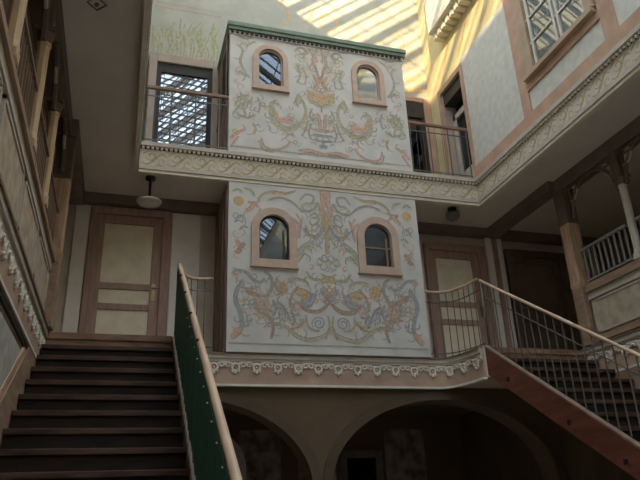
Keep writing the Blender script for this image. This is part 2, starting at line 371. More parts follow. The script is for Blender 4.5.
# landing and gallery floors with the curved balcony edge
CURVE_R=[(4.08,8.1),(4.2,8.08),(4.3,8.0),(4.36,7.86),(4.41,7.65),(4.44,7.35)]
CURVE_L=[(2*2.565-x,y) for x,y in CURVE_R]      # mirrored
fl=MB('floor_board')
plan=[(-2.6,7.35)]+[(CURVE_L[-1][0],7.35)]+[p for p in reversed(CURVE_L[:-1])]+CURVE_R+[(8.2,7.35),(8.2,YW),(-2.6,YW)]
fl.prism(plan,F1-.33,F1,'z'); fl.box(-2.6,SL-.2,YF,7.35,F1-.33,F1); fl.box(SR+.2,8.2,YF,7.35,F1-.33,F1)
struct(fl.build('floor_gallery'))
cl=MB('soffit_paint')
cl.box(-2.6,8.2,YB+.06,YW,CEIL,F2); cl.box(-2.6,XL-.06,YF,YB+.06,CEIL,F2); cl.box(XR+.06,8.2,YF,YB+.06,CEIL,F2)
struct(cl.build('ceiling'))
# beams under the gallery ceiling
bm=MB('soffit_dark'); bm.box(-2.6,8.2,YW-.16,YW-.001,4.3,CEIL-.001); struct(bm.build('trim_1'),'dark cornice beam along the top of the lower gallery back wall','beam')
bm=MB('beam_grey'); bm.box(SR-.1,SR+.12,7.27,YW-.17,4.3,CEIL-.001); bm.box(SR-.0,SR+.2,YF,7.27,4.24,CEIL-.001); struct(bm.build('trim_2'),'brown timber lintel over the right gallery columns','beam')
bm=MB('beam_grey'); bm.box(SL-.14,SL+.12,7.12,YW-.17,4.22,CEIL-.001); bm.box(SL-.2,SL+.05,YF,7.12,4.24,CEIL-.001); struct(bm.build('trim_3'),'brown timber lintel over the left gallery columns','beam')
# outer shell
w=MB('gallery_wall').box(-2.6,8.2,YW,YW+.3,F1-.33,CEIL+.28); struct(w.build('wall_back_gallery'))
w=MB('gallery_dark').box(-2.8,-2.6,YF,YW+.3,G0,EAVE); struct(w.build('wall_left_outer'))
w=MB('gallery_dark').box(8.2,8.4,YF,YW+.3,G0,EAVE); struct(w.build('wall_right_outer'))
w=MB('gallery_white').box(-2.8,8.4,YF-.3,YF,G0,EAVE); struct(w.build('wall_front'))
# upper storey back wall with its gable and painted plants
w=MB('upper_plaster'); w.box(XL-.25,XR+.25,YW,YW+.3,CEIL+.28,EAVE); w.prism([(XL-.25,EAVE),(XR+.25,EAVE),((XL+XR)/2,RIDGE+.2)],YW,YW+.3,'y')
pb=lambda d: (lambda x,z: (x,YW-d,z))
w.use('leaf_stroke')
for i in range(22):
    x=.08+i*.05; h=random.uniform(.45,.95); a=random.uniform(-.05,.05)
    w.ribbon([(x,7.2),(x+.03+a,7.2+h*.35),(x-.03,7.2+h*.7),(x+a*2+.04,7.2+h)],random.uniform(.025,.045),pb(.0015+.0001*i))
w.use('mural_green')
for i in range(9):
    x=.12+i*.12; h=random.uniform(.35,.8); s_=random.choice((-1,1))
    w.ribbon([(x,7.2),(x+.02*s_,7.2+h*.5),(x+.09*s_,7.2+h),(x+.14*s_,7.15+h)],.025,pb(.0032+.0001*i))
w.use('mural_rust'); w.ribbon([(.06,8.22),(1.2,8.22)],.02,pb(.002),False,1); w.ribbon([(.06,8.32),(1.2,8.32)],.01,pb(.002),False,1)
w.use('mural_olive'); w.ribbon([(.3,8.42),(.45,8.55),(.4,8.7),(.3,8.62)],.03,pb(.003)); w.ribbon([(.06,8.3),(.25,8.5),(.5,8.9)],.03,pb(.0025))
w.use('orange_stroke')
for q in ([(2.25,8.85),(2.4,8.7),(2.45,8.45),(2.35,8.25)],[(3.1,8.3),(3.05,8.55),(3.2,8.7),(3.38,8.6),(3.35,8.4),(3.2,8.38)],[(4.55,8.6),(4.75,8.4),(4.7,8.1),(4.9,7.9)],[(2.7,8.4),(2.85,8.55),(2.95,8.8)]):
    w.ribbon(q,.032,pb(.002))
w.use('mural_olive')
for q in ([(3.9,9.1),(4.3,8.75),(4.85,8.6)],[(4.4,8.8),(4.6,8.95),(4.8,8.85)],[(4.5,7.6),(4.7,7.8),(5.0,7.75)],[(3.6,8.2),(3.8,8.35),(4.0,8.25)]): w.ribbon(q,.04,pb(.003))
w.use('mural_ochre')
for q in ([(4.1,7.3),(4.5,7.45),(5.1,7.55)],[(4.1,7.2),(4.6,7.22),(5.1,7.3)]): w.ribbon(q,.1,pb(.0025))
struct(w.build('wall_back_upper', recalc=False))
# upper left wall and upper right wall
struct(MB('upper_plaster').box(XL-.25,XL,YF,YW,F2,EAVE).build('wall_left_upper'))
wr=MB('plaster_cream'); wr.box(XR,XR+.25,YF,7.98,F2,EAVE+.0); wr.box(XR,XR+.25,8.7,YW,F2,EAVE); wr.box(XR,XR+.25,7.98,8.7,6.85,EAVE)
px=lambda d: (lambda y,z: (XR-d,y,z))
wr.use('orange_stroke')
for q in ([(8.6,7.1),(8.3,7.6),(8.0,8.4)],[(8.0,7.15),(7.7,7.5),(7.5,7.8)],[(7.2,7.2),(7.0,7.5),(6.8,7.75)]): wr.ribbon(q,.04,px(.002))
wrr=struct(wr.build('wall_right_upper', recalc=False))
# rose timber framing and blue-grey panels of the upper right wall
def wpart(name, m, boxes, parent, label=None, bevel=0):
    p=MB(m)
    for b in boxes: p.box(*b)
    o=p.build(name,parent,bevel)
    if label: o['label']=label
    return o
X0=XR-.035
wpart('timber_frame','rose_frame',[(X0,XR,YF,7.9,4.73,4.95),(X0,XR,7.9,7.98,4.73,6.95),(X0,XR,7.98,8.78,6.85,6.95),(X0,XR,8.7,8.78,4.73,6.85),
  (X0,XR,6.34,6.52,4.95,8.2),(X0,XR,4.62,4.84,4.95,8.2),(X0,XR,4.84,6.34,5.28,5.4),(X0,XR,4.84,6.34,7.1,7.2)],wrr,'rose painted timber frame strips')
wpart('jamb_lining','door_surround',[(XR,XR+.25,7.98,7.995,4.74,6.85),(XR,XR+.25,8.685,8.7,4.74,6.85)],wrr)
wpart('head_lining','dark_paint',[(XR+.02,XR+.25,7.995,8.685,6.6,6.85)],wrr)
wpart('wall_panel','marble_blue',[(XR-.012,XR,6.52,7.9,4.95,7.06)],wrr,'blue grey marbled tall panel')
wpart('wall_panel','marble_blue',[(XR-.012,XR,4.84,6.34,4.95,5.28)],wrr,'blue grey marbled panel below the window')
wpart('wall_panel','marble_blue',[(XR-.012,XR,2.2,4.62,4.95,7.06)],wrr,'blue grey marbled panel at the frame edge')
# window of the upper right wall: white sashes over dark-backed glass
wn=setting('window_1',(XR,5.55,5.5),'white framed casement window in the rose upper right wall','window')
p=MB('rose_tan'); 
for b in ((XR-.07,XR+.0,6.1,6.24,5.45,7.0),(XR-.07,XR,4.86,5.0,5.45,7.0),(XR-.05,XR,6.24,6.335,5.41,7.09),(XR-.11,XR,4.86,6.3,5.4,5.47),(XR-.07,XR,4.86,6.24,6.95,7.06)): p.box(*b)
p.build('window_frame',wn); 
p=MB('white_paint')
for y in (5.02,5.48,5.56,6.04): p.box(XR-.05,XR-.005,y-.02,y+.02,5.5,6.94)
for z in (5.52,5.9,6.3,6.7,6.93): p.box(XR-.045,XR-.01,5.0,6.1,z-.015,z+.015)
p.build('sash',wn)
MB('lattice_glass').box(XR-.024,XR-.018,5.0,6.1,5.48,6.95).build('pane',wn)
MB('room_dark').box(XR-.012,XR-.006,5.0,6.1,5.48,6.95).build('pane_backing',wn)  # near-black sheet behind the pane stands in for the unlit room
# side room behind the recessed opening of the upper right wall
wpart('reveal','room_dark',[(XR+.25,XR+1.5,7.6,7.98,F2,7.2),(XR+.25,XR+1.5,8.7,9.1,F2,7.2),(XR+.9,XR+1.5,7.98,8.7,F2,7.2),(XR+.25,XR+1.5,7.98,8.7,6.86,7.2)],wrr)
d5=setting('door_5',(XR+.12,8.34,F2),'half glazed pale door in the recess beside the upper right railing','door')
p=MB('trim_stone')
for b in ((XR+.16,XR+.22,7.98,8.08,F2,6.4),(XR+.16,XR+.22,8.6,8.7,F2,6.4),(XR+.16,XR+.22,7.98,8.7,6.3,6.4),(XR+.16,XR+.22,7.98,8.7,F2,F2+.5)): p.box(*b)
p.build('door_frame',d5); MB('window_glass').box(XR+.185,XR+.195,8.08,8.6,F2+.5,6.3).build('pane',d5)
# eave box under the roof along the right wall, with bracket teeth
e=MB('frieze_light').box(4.85,XR,YF,8.4,7.92,9.3)
for k in range(60): y=8.35-.16*k; e.box(4.93,XR,y-.05,y+.05,7.78,7.92)
struct(e.build('trim_4'),'pale eave box with bracket teeth high on the upper right wall','cornice')

# friezes of the upper floor edge: scrollwork between a dentil row and a plain lower moulding
def frieze(mb, place, out, L, a0):
    # place(a, z, d): point at distance a along the edge, height z, d out of the face
    def slab(a_0,a_1,z0,z1,d0,d1):
        P=[place(a,z,d) for d in (d0,d1) for a,z in ((a_0,z0),(a_1,z0),(a_1,z1),(a_0,z1))]
        mb.add(P,[(0,1,2,3),(7,6,5,4),(0,4,5,1),(1,5,6,2),(2,6,7,3),(3,7,4,0)])
    mb.use('frieze_ground'); slab(a0,L,4.40,4.66,-.06,0)
    mb.use('frieze_light'); slab(a0,L,4.30,4.345,-.06,.012); mb.use('trim_stone'); slab(a0,L,4.345,4.40,-.06,.03)
    mb.use('trim_stone'); slab(a0,L,4.695,4.755,-.06,.055)
    mb.use('dark_paint'); slab(a0,L,4.66,4.695,-.06,.004)
    mb.use('trim_white')
    n=int((L-a0)/.062)
    for k in range(n): a=a0+.02+k*.062; slab(a,a+.034,4.66,4.695,0,.035)
    n=int((L-a0)/.34)
    for k in range(n):
        a=a0+.02+k*.34; f=lambda x,z,D=.002: place(x,z,D)
        mb.use('frieze_gold'); mb.ribbon([(a,4.46),(a+.08,4.43),(a+.17,4.5),(a+.26,4.6),(a+.34,4.56)],.03,lambda x,z: place(x,z,.0015))
        sp=[(a+.13+(.075-.0045*i)*math.cos(.55*i+3.4),4.56+(.075-.0045*i)*math.sin(.55*i+3.4)) for i in range(13)]
        mb.ribbon(sp,.022,lambda x,z: place(x,z,.002))
        sp=[(a+.28+(.07-.0045*i)*math.cos(-.55*i-.4),4.48+(.07-.0045*i)*math.sin(-.55*i-.4)) for i in range(13)]
        mb.use('frieze_rose'); mb.ribbon(sp,.022,lambda x,z: place(x,z,.0025))
        mb.use('frieze_gold'); mb.ribbon([(a+.02,4.58),(a+.06,4.62),(a+.1,4.64)],.022,lambda x,z: place(x,z,.003)); mb.ribbon([(a+.2,4.42),(a+.24,4.43),(a+.3,4.42)],.022,lambda x,z: place(x,z,.003))
f=MB(); frieze(f, lambda a,z,d: (a,YB-d,z), 1, XR-.0, XL); struct(f.build('trim_5',recalc=False),'pale scrollwork frieze with dentils across the front of the upper floor','frieze')
f=MB(); frieze(f, lambda a,z,d: (XR-d,YB-.0-a,z), 1, 14.0, .0); struct(f.build('trim_6',recalc=False),'pale scrollwork frieze with dentils along the right upper floor edge','frieze')
f=MB(); frieze(f, lambda a,z,d: (XL-.028+d*.6,YB-a,z), 1, 14.0, .0); struct(f.build('trim_7',recalc=False),'scrollwork frieze seen edge on along the left upper floor edge','frieze')

# ornament bands of the lower gallery edge: looped chain with drops on a rose ground
def drops(mb, place, L, a0, per=.275, z1=1.80):
    n=int((L-a0)/per+.5); per=(L-a0)/max(1,n)
    mb.use('trim_white')
    for k in range(n):
        c=a0+(k+.5)*per
        def T(pts,r=.013,cl=False): mb.tube([place(a,z,.03) for a,z in pts],r,6,cl)
        ring=lambda x,z,r: [(x+r*math.cos(2*PI*i/12),z+r*math.sin(2*PI*i/12)) for i in range(12)]
        T(ring(c,z1-.082,.045),.019,True)
        for s in (-1,1):
            T(ring(c+s*.098,z1-.05,.024),.012,True)
            T(catmull([(c+s*.04,z1-.05),(c+s*.06,z1-.03),(c+s*.09,z1-.022),(c+s*per/2,z1-.022)],3),.014)
            p=place(c+s*.04,z1-.132,.03); mb.ball(p,.017,6)
        p=place(c,z1-.148,.03); mb.ball(p,.023,6); p=place(c,z1-.082,.03); mb.ball(p,.014,6)
        p=place(c+per/2,z1-.05,.03); mb.ball(p,.02,6)
def band(mb, place, L, a0, path=None):
    A = path or [a0,L]
    def slab(a_0,a_1,z0,z1,d0,d1):
        P=[place(a,z,d) for d in (d0,d1) for a,z in ((a_0,z0),(a_1,z0),(a_1,z1),(a_0,z1))]
        mb.add(P,[(0,1,2,3),(7,6,5,4),(0,4,5,1),(1,5,6,2),(2,6,7,3),(3,7,4,0)])
    for i in range(len(A)-1):
        a,b=A[i],A[i+1]
        mb.use('trim_rose'); slab(a,b,1.51,1.82,-.02,.02)
        mb.use('trim_white'); slab(a,b,1.795,1.825,-.02,.034); slab(a,b,1.485,1.512,-.02,.036)
        mb.use('trim_stone'); slab(a,b,1.825,1.88,-.02,.06)
        mb.use('wood_brown'); slab(a,b,1.88,1.895,-.02,.075)
# path along the balcony edge
def path_fn(pts):
    s=[0]
    for i in range(1,len(pts)): s.append(s[-1]+math.hypot(pts[i][0]-pts[i-1][0],pts[i][1]-pts[i-1][1]))
    def at(a):
        a=min(max(a,0),s[-1]-1e-6); i=max(k for k in range(len(pts)-1) if s[k]<=a+1e-9)
        t=(a-s[i])/(s[i+1]-s[i]); p=pts[i]; q=pts[i+1]
        return p[0]+(q[0]-p[0])*t,p[1]+(q[1]-p[1])*t,i
    nrm=[]
    for i in range(len(pts)):
        a=pts[max(0,i-1)]; b=pts[min(len(pts)-1,i+1)]; dx,dy=b[0]-a[0],b[1]-a[1]; l=math.hypot(dx,dy); nrm.append((dy/l,-dx/l))
    def place(a,z,d):
        x,y,i=at(a); t=(a-s[i])/(s[i+1]-s[i]) if s[i+1]>s[i] else 0; t=min(max(t,0),1)
        nx=nrm[i][0]*(1-t)+nrm[i+1][0]*t; ny=nrm[i][1]*(1-t)+nrm[i+1][1]*t
        return (x+nx*d,y+ny*d,z)
    return place,s
CR=catmull(CURVE_R,4); CLf=list(reversed([(2*2.565-x,y) for x,y in CR]))
edge=CLf+CR
pl,S_=path_fn(edge)
b=MB(); band(b,pl,0,0,S_); drops(b,pl,S_[-1],0); struct(b.build('trim_8',recalc=True),'rose balcony edge with white looped drop ornament under the painted bay','frieze')
b=MB(); q=lambda a,z,d: (SL+d,a,z); band(b,q,7.33,YF); drops(b,q,7.33,1.3,.3); struct(b.build('trim_9'),'rose band with white drop ornament along the left stair wall','frieze')
b=MB(); q=lambda a,z,d: (SR-d,7.3-a,z); band(b,q,19,0); drops(b,q,3.3,0,.3); struct(b.build('trim_10'),'rose band with white drop ornament along the right stair wall','frieze')

# lower side walls with parapets
def side(name, x, sgn, ye):
    # sgn: +1 when the courtyard lies at larger x
    w=MB('trim_rose'); xa,xb=sorted((x,x-.2*sgn))
    w.box(xa,xb,YF,ye,F1+.05,2.6); w.box(xa,xb,YF,7.3,1.4,F1+.05); w.use('ground_plaster').box(xa,xb,YF,7.3,G0,1.4); w.box(xa,xb,7.3,YW,G0,F1-.34)
    W=struct(w.build(name))
    def bx(m,name2,y0,y1,z0,z1,d,lab=None):
        a,b2=sorted((x+.0005*sgn,x+d*sgn)); o=MB(m).box(a,b2,y0,y1,z0,z1).build(name2,W)
        if lab: o['label']=lab
        return o
    a,b2=sorted((x+.06*sgn,x-.26*sgn))
    s_=MB('wood_tan').box(a,b2,YF,ye,2.6,2.66); a,b2=sorted((x+.035*sgn,x-.2*sgn)); s_.box(a,b2,YF,ye,2.66,2.72); a,b2=sorted((x+.03*sgn,x)); s_.use('trim_stone').box(a,b2,YF,ye,2.5,2.6)
    s_.build('sill_rail',W)
    bx('wood_tan','moulding',YF,ye,1.93,2.0,.035)
    for k in range(5):
        y1=ye-.06-k*1.12
        bx('marble_grey','parapet_panel',y1-.98,y1,2.05,2.47,.012,'grey marbled parapet panel')
        p=MB('trim_stone'); a,b2=sorted((x+.0005*sgn,x+.022*sgn))
        for c in ((y1-1.0,y1+.02,2.04,2.065),(y1-1.0,y1+.02,2.455,2.48),(y1-1.0,y1-.97,2.04,2.48),(y1-.01,y1+.02,2.04,2.48)): p.box(a,b2,*c)
        p.build('panel_frame',W)
    # dado under the band, down to the stair line
    sl=.1725/.2725
    top=lambda y: F1+.34-sl*(7.35-y)
    y_hi=7.35-(F1+.34-1.36)/sl
    a,b2=sorted((x+.0005*sgn,x+.012*sgn))
    p=MB('dado_marble'); p.prism([(y_hi-.12,1.36),(1.2,1.36),(1.2,top(1.2))],a,b2,'x'); o=p.build('dado_panel',W); o['label']='blue grey marbled triangular panel above the stairs'
    a,b2=sorted((x+.0005*sgn,x+.03*sgn))
    p=MB('wood_tan'); p.prism([(7.33,1.47),(7.33,F1+.02),(7.35-.05,F1+.0)],a,b2,'x')
    p.prism([(7.33,top(7.33)-.75),(7.33,1.48),(y_hi+.22,1.48),(1.2,top(1.2)),(1.2,top(1.2)-.75)],a,b2,'x')
    o=p.build('skirting_board',W); o['label']='tan sloping skirting board along the stairs'
    p=MB('rose_frame'); a,b2=sorted((x+.0005*sgn,x+.022*sgn)); p.prism([(y_hi+.2,1.41),(1.2,top(1.2)-.02),(1.2,top(1.2)+.13),(y_hi-.04,1.41)],a,b2,'x'); p.build('dado_border',W)
    p=MB('iron_dark'); a,b2=sorted((x+.0005*sgn,x+.02*sgn)); p.box(a,b2,YF,6.75,1.43,1.47); p.build('dark_moulding',W)  # thin dark strip below the ornament band
    return W
side('wall_left', SL, 1, 7.085)
side('wall_right', SR, -1, 7.0)
# ------------------------------------------------------------------ painted bays
def bay(name, x0,x1,z0,z1, strokes, fills, cxm, label, wins, cornice):
    B=thing(name,((x0+x1)/2,YB+.3,z0),label,'bay')
    y=YB+.0
    mb=MB('mural_wall'); y_in=y+.16
    ops=[(c,hw,zb,zs,hw) for c,hw,zb,zs in [(w['c'],w['hw'],w['zb'],w['zs']) for w in wins]]
    arched(mb,x0,x1,y,y_in,z0,z1,ops)
    mb.box(x0,x0+.12,y_in,YW-.002,z0,z1); mb.box(x1-.12,x1,y_in,YW-.002,z0,z1)
    k=0
    for mir in (0,1):
        for t in fills:
            k+=1; d=.0008+.00002*k; X=lambda v: (2*cxm-v if mir else v)
            if t[0]=='disc':
                mb.use(t[1]); n=18; mb.add([(X(t[2][0])+t[3]*math.cos(2*PI*i/n),y-d,t[2][1]+t[3]*math.sin(2*PI*i/n)) for i in range(n)],[tuple(range(n))])
            elif t[0]=='poly':
                mb.use(t[1]); mb.add([(X(a),y-d,c) for a,c in t[2]],[tuple(range(len(t[2])))])
            else:
                mb.use(t[1]); mb.ribbon(t[3],t[2],lambda a,c,d=d: (X(a),y-d-.0006,c),False)
        for m,w,p in strokes:
            spiral=len(p)>20; ww=w*(.7 if spiral else 1.2)
            k+=1; d=(.0035 if spiral else .002)+.00002*k; F=lambda a,c,d=d: ((2*cxm-a) if mir else a,y-d,c)
            mb.use(m); mb.ribbon(p,ww,F)
            if spiral: continue
            q=catmull(p,4); off=[]
            for n_ in range(len(q)):
                a,b_=q[max(0,n_-1)],q[min(len(q)-1,n_+1)]; dx,dz=b_[0]-a[0],b_[1]-a[1]; L=math.hypot(dx,dz) or 1
                off.append((q[n_][0]-dz/L*ww*.5,q[n_][1]+dx/L*ww*.5))
            k+=1; d2=.003+.00002*k; mb.use('mural_line'); mb.ribbon(off,.011,lambda a,c,d=d2: ((2*cxm-a) if mir else a,y-d,c),True,1)
    # fine tendrils and leaves growing off the main strokes and filling the ground, mirrored like them
    rr=random.Random(11); fine=[]
    eyes=[(sum(t[0] for t in p)/len(p),sum(t[1] for t in p)/len(p)) for m,w,p in strokes if len(p)>20]
    def clear(a,c):
        if any(math.hypot(a-e[0],c-e[1])<.19 for e in eyes): return False
        if not (x0+.05<a<cxm+.02 and z0+.2<c<z1-.2): return False
        return all(abs(a-w['c'])>w['hw']+w['fo']+.06 or not (w['zb']-w['fo']-.1<c<w['zs']+w['hw']+w['fo']+.07) for w in wins)
    soft=('mural_grey','mural_grey','mural_olive','mural_pink','mural_blue','mural_ochre','mural_green','mural_line')
    def curl(a,c,ang,r,tw,n_):
        pts=[(a,c)]
        for s_ in range(n_): a+=math.cos(ang)*r*.42; c+=math.sin(ang)*r*.42; ang+=tw; r*=.88; pts.append((a,c))
        if all(clear(*t) for t in pts): fine.append((rr.choice(soft),rr.uniform(.012,.022),pts))
    for m,w,p in strokes:
        q=catmull(p,3)
        for i in range(1,len(q)-1,2):
            t=math.atan2(q[i+1][1]-q[i-1][1],q[i+1][0]-q[i-1][0]); s_=rr.choice((-1,1))
            curl(q[i][0],q[i][1],t+s_*rr.uniform(.5,1.1),rr.uniform(.06,.13),s_*rr.uniform(.3,.9),rr.choice((3,5,7)))
    for i in range(120):
        curl(rr.uniform(x0+.08,cxm),rr.uniform(z0+.25,z1-.22),rr.uniform(0,6.28),rr.uniform(.07,.12),rr.choice((-1,1))*rr.uniform(.45,.85),rr.choice((4,7,8)))
    for mir in (0,1):
        for m,w,p in fine:
            k+=1; d=.0016+.000002*k; mb.use(m); mb.ribbon(p,w,lambda a,c,d=d: ((2*cxm-a) if mir else a,y-d,c),True,3)
    # a thin painted border line along the foot
    mb.use('mural_grey'); mb.ribbon([(x0+.03,z0+.11),(x1-.03,z0+.11)],.016,lambda a,c: (a,y-.005,c),False,1)
    wb=mb.build('painted_wall',B,recalc=False)
    for w in wins:
        c,hw,zb,zs=w['c'],w['hw'],w['zb'],w['zs']; fo=w['fo']
        s=MB('window_pink'); arch_ring(s,c,y-.035,y+.0,hw-.002,hw+fo,zb+.002,zb-fo*.9,zs,hw-.002,hw+fo)
        s.box(c-hw-fo-.015,c+hw+fo+.015,y-.05,y,zb-fo*.9-.025,zb-fo*.9)
        o=s.build('window_surround',B); o['label']=w['label']
        f=MB(w['sash']); arch_ring(f,c,y+.015,y+.05,hw-.022,hw-.003,zb+.03,zb+.003,zs,hw-.022,hw-.003)
        if w.get('bar'): f.box(c-hw+.02,c+hw-.02,y+.02,y+.04,zb+w['bar']-.012,zb+w['bar']+.012)
        if w.get('post'): f.box(c+hw-.085,c+hw-.06,y+.02,y+.04,zb+.02,zs)
        f.build('sash',o)
        g=MB('window_glass'); n=14
        pts=[(c-hw+.025,zb+.02)]+[(c+(hw-.025)*math.cos(PI-PI*i/n),zs+(hw-.025)*math.sin(PI*i/n)) for i in range(n+1)]+[(c+hw-.025,zb+.02)]
        tl=w.get('tilt',(0,0)); yy=lambda a,z: y+.03+(a-c)*tl[0]+(z-zb)*tl[1]
        g.add([(a,yy(a,z),z) for a,z in pts]+[(a,yy(a,z)+.004,z) for a,z in pts],[tuple(range(len(pts))),tuple(range(2*len(pts)-1,len(pts)-1,-1))]); g.build('pane',o)
    MB('room_dark').box(x0+.13,x1-.13,y+.55,y+.6,z0+.02,z1-.02).build('dark_backing',B)  # dark sheet added so the bay looks unlit behind its glass
    if cornice:
        c=MB('green_paint'); c.box(x0-.05,x1+.06,y-.08,YW-.002,z1-.04,z1+.03); c.box(x0-.035,x1+.045,y-.06,YW-.002,z1-.1,z1-.04)
        c.use('mural_wall').box(x0-.02,x1+.02,y-.02,y,z1-.16,z1-.1); c.use('dark_paint')
        n=int((x1-x0)/.075)
        for i in range(n): a=x0+.01+i*.075; c.box(a,a+.042,y-.045,y,z1-.145,z1-.1)
        o=c.build('cornice',B); o['label']='grey green cornice with dark dentils'
        s=MB('wood_brown').box(x0-.02,x0-.001,y+.12,YW-.002,z0+.02,z1-.1)
        for yy in (y+.12,y+.62,YW-.08): s.box(x0-.035,x0-.001,yy,yy+.06,z0+.02,z1-.1)
        s.box(x0-.035,x0-.001,y+.12,YW-.01,z0+1.0,z0+1.06); s.use('room_dark').box(x0-.024,x0-.02,y+.2,y+.6,z0+1.1,z1-.25)
        o=s.build('side_cladding',B); o['label']='brown timber cladding on the side'
    else:
        s=MB('wood_brown').box(x0-.02,x0-.001,y+.12,YW-.06,z0+.02,z1-.02); s.box(x0-.035,x0-.001,y+.3,y+.36,z0+.02,z1-.02); s.box(x0-.035,x0-.001,y+.8,y+.86,z0+.02,z1-.02); o=s.build('side_cladding',B); o['label']='brown timber cladding on the side'
    return B
LP='pale rose arched window surround'
bay('painted_bay',1.195,4.05,4.76,7.02,MURAL_UP,FILL_UP,2.615,'upper painted bay with green cornice, scroll mural and two small arched windows',
    [dict(c=1.82,hw=.195,zb=5.99,zs=6.47,fo=.08,sash='window_pink',label=LP+' on the left of the mural basket'),
     dict(c=3.415,hw=.195,zb=5.99,zs=6.47,fo=.08,sash='window_pink',label=LP+' on the right of the mural basket')],True)
bay('painted_bay',1.215,4.03,1.9,4.3,MURAL_LOW,FILL_LOW,XC,'lower painted bay on the balcony with mirrored scroll mural and two dark arched windows',
    [dict(c=1.845,hw=.212,zb=3.165,zs=3.62,fo=.105,sash='dark_paint',post=True,label=LP+' with striped reflection'),
     dict(c=3.37,hw=.212,zb=3.165,zs=3.62,fo=.105,sash='wood_brown',bar=.3,post=True,label=LP+' with a horizontal glazing bar')],False)

# ------------------------------------------------------------------ staircases
RISE,RUN,NS=.1725,.2725,20
FS=F1+.02
def staircase(x0,x1,label,sgn,stringer):
    T=thing('staircase',((x0+x1)/2,4.6,G0),label,'staircase')
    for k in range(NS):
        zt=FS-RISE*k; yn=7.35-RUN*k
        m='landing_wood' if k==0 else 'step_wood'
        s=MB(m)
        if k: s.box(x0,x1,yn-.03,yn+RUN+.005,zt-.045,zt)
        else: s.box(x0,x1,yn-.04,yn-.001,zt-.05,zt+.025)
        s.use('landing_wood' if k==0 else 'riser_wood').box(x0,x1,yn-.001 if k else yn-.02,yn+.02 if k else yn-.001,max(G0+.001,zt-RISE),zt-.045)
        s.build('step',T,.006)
    sl=RISE/RUN; yb=7.35-RUN*NS
    for xs,m in stringer:
        s=MB(m); a,b2=xs
        s.prism([(7.33,F1+.04),(7.33,F1-.32),(yb+.35,G0+.001),(yb-.1,G0+.001),(yb-.1,F1+.04-sl*(7.33-yb+.1))],a,b2,'x')
        s.build('stringer',T)
    s=MB('riser_wood'); s.prism([(7.33,F1-.26),(7.33,F1-.3),(yb+.4,G0+.02),(yb+.34,G0+.02)],x0+.01,x1-.01,'x'); s.build('stair_soffit',T)
    return T
lst=staircase(SL+.035,.5,'dark wooden staircase rising along the left wall to the landing with a panelled door',1,[((.5,.545),'wood_brown')])
rst=staircase(4.52,SR-.035,'dark wooden staircase with red-brown stringer along the right wall',-1,[((4.465,4.515),'stringer_wood')])
for o in rst.children:
    if o.name.startswith('stringer'): st_r=o; o['label']='red-brown stringer board'
for y in (6.9,5.9,5.2):
    nb=MB('iron_dark').box(4.455,4.4655,y-.025,y+.025,F1-.17-(7.35-y)*RISE/RUN-.025,F1-.17-(7.35-y)*RISE/RUN+.025); nb.build('stringer_bolt',st_r)
nb=MB('trim_white').box(4.455,4.525,7.33,7.36,F1-.34,F1+.06); nb.build('stringer_cap',st_r)
nb=MB('wood_brown').bar((4.49,7.33,F1+.055),(4.49,2.2,F1+.055-RISE/RUN*5.13),.065,.02); o=nb.build('stringer_rail',st_r); o['label']='lighter top edge'  # lighter strip along the top of the stringer

# stair railings
sl=RISE/RUN
def stair_rail(x,label,netting,y_end=2.0):
    R=thing('stair_railing',(x,y_end,G0),label,'railing')
    H=.925 if netting else .965; zr=lambda y: F1-sl*(7.35-y)+H
    yt=7.31
    if netting:
        MB('rail_wood').tube([(x,yt+.02,zr(yt)+.0)]+[(x,yt-.4*i,zr(yt-.4*i)) for i in range(1,14)],.028,12).build('handrail',R)
    else:
        MB('rail_wood').tube([(x,yt+.02,zr(yt)+.02)]+[(x,yt-.4*i,zr(yt-.4*i)) for i in range(1,14)],.019,10).build('handrail',R)
        MB('iron_grey').tube([(x,yt,zr(yt)-.2),(x,y_end,zr(y_end)-.2)],.007,6).build('mid_rail',R)
    MB('iron_grey').tube([(x,yt,F1+.07),(x,yt,zr(yt))],.014,8).build('newel_post',R)
    n=38
    for k in range(1,n):
        y=yt-.136*k
        MB('iron_grey').tube([(x,y,zr(y)-H+.085),(x,y,zr(y))],.0085,6).build('baluster',R)
    if netting:
        xn=x-.03; g=MB('netting_green'); zb=lambda y: F1-sl*(7.35-y)+.1
        y0,y1=7.28,y_end; N=40; vs=[]
        for i in range(N+1):
            y=y0+(y1-y0)*i/N; wv=.006*math.sin(i*1.9)
            vs += [(xn+wv,y,zb(y)),(xn,y,zr(y)-.03),(xn+wv+.006,y,zb(y)),(xn+.006,y,zr(y)-.03)]
        fs=[]
        for i in range(N):
            a=4*i; b_=a+4
            fs += [(a,a+1,b_+1,b_),(a+3,a+2,b_+2,b_+3),(a+1,a+3,b_+3,b_+1),(a+2,a,b_,b_+2)]
        g.add(vs,fs); o=g.build('netting_panel',R); o['label']='dark green netting panel'
        pts=[]
        for i in range(72):
            y=7.2-.07*i; pts.append((xn-.012,y,zb(y)+(.035 if i%2 else -.03)))
        o=MB('lacing_white').tube(pts,.0085,5).build('lacing',R); o['label']='white zigzag cord lacing'
        for k in range(4):
            y=6.75-.62*k; tt=MB('iron_dark').ball((x-.02,y,zr(y)+.022),.016,6); tt.build('rail_knob',R)
        for k in range(16):
            y=5.6-.22*k; tt=MB('lacing_white').ball((xn-.01,y,zr(y)-.05),.006,6); tt.build('netting_tie',R)
    return R
stair_rail(.548,'light wood stair handrail with dark green netting beside the left staircase',True)
stair_rail(4.53,'thin pale handrail on slender iron balusters down the right staircase',False)

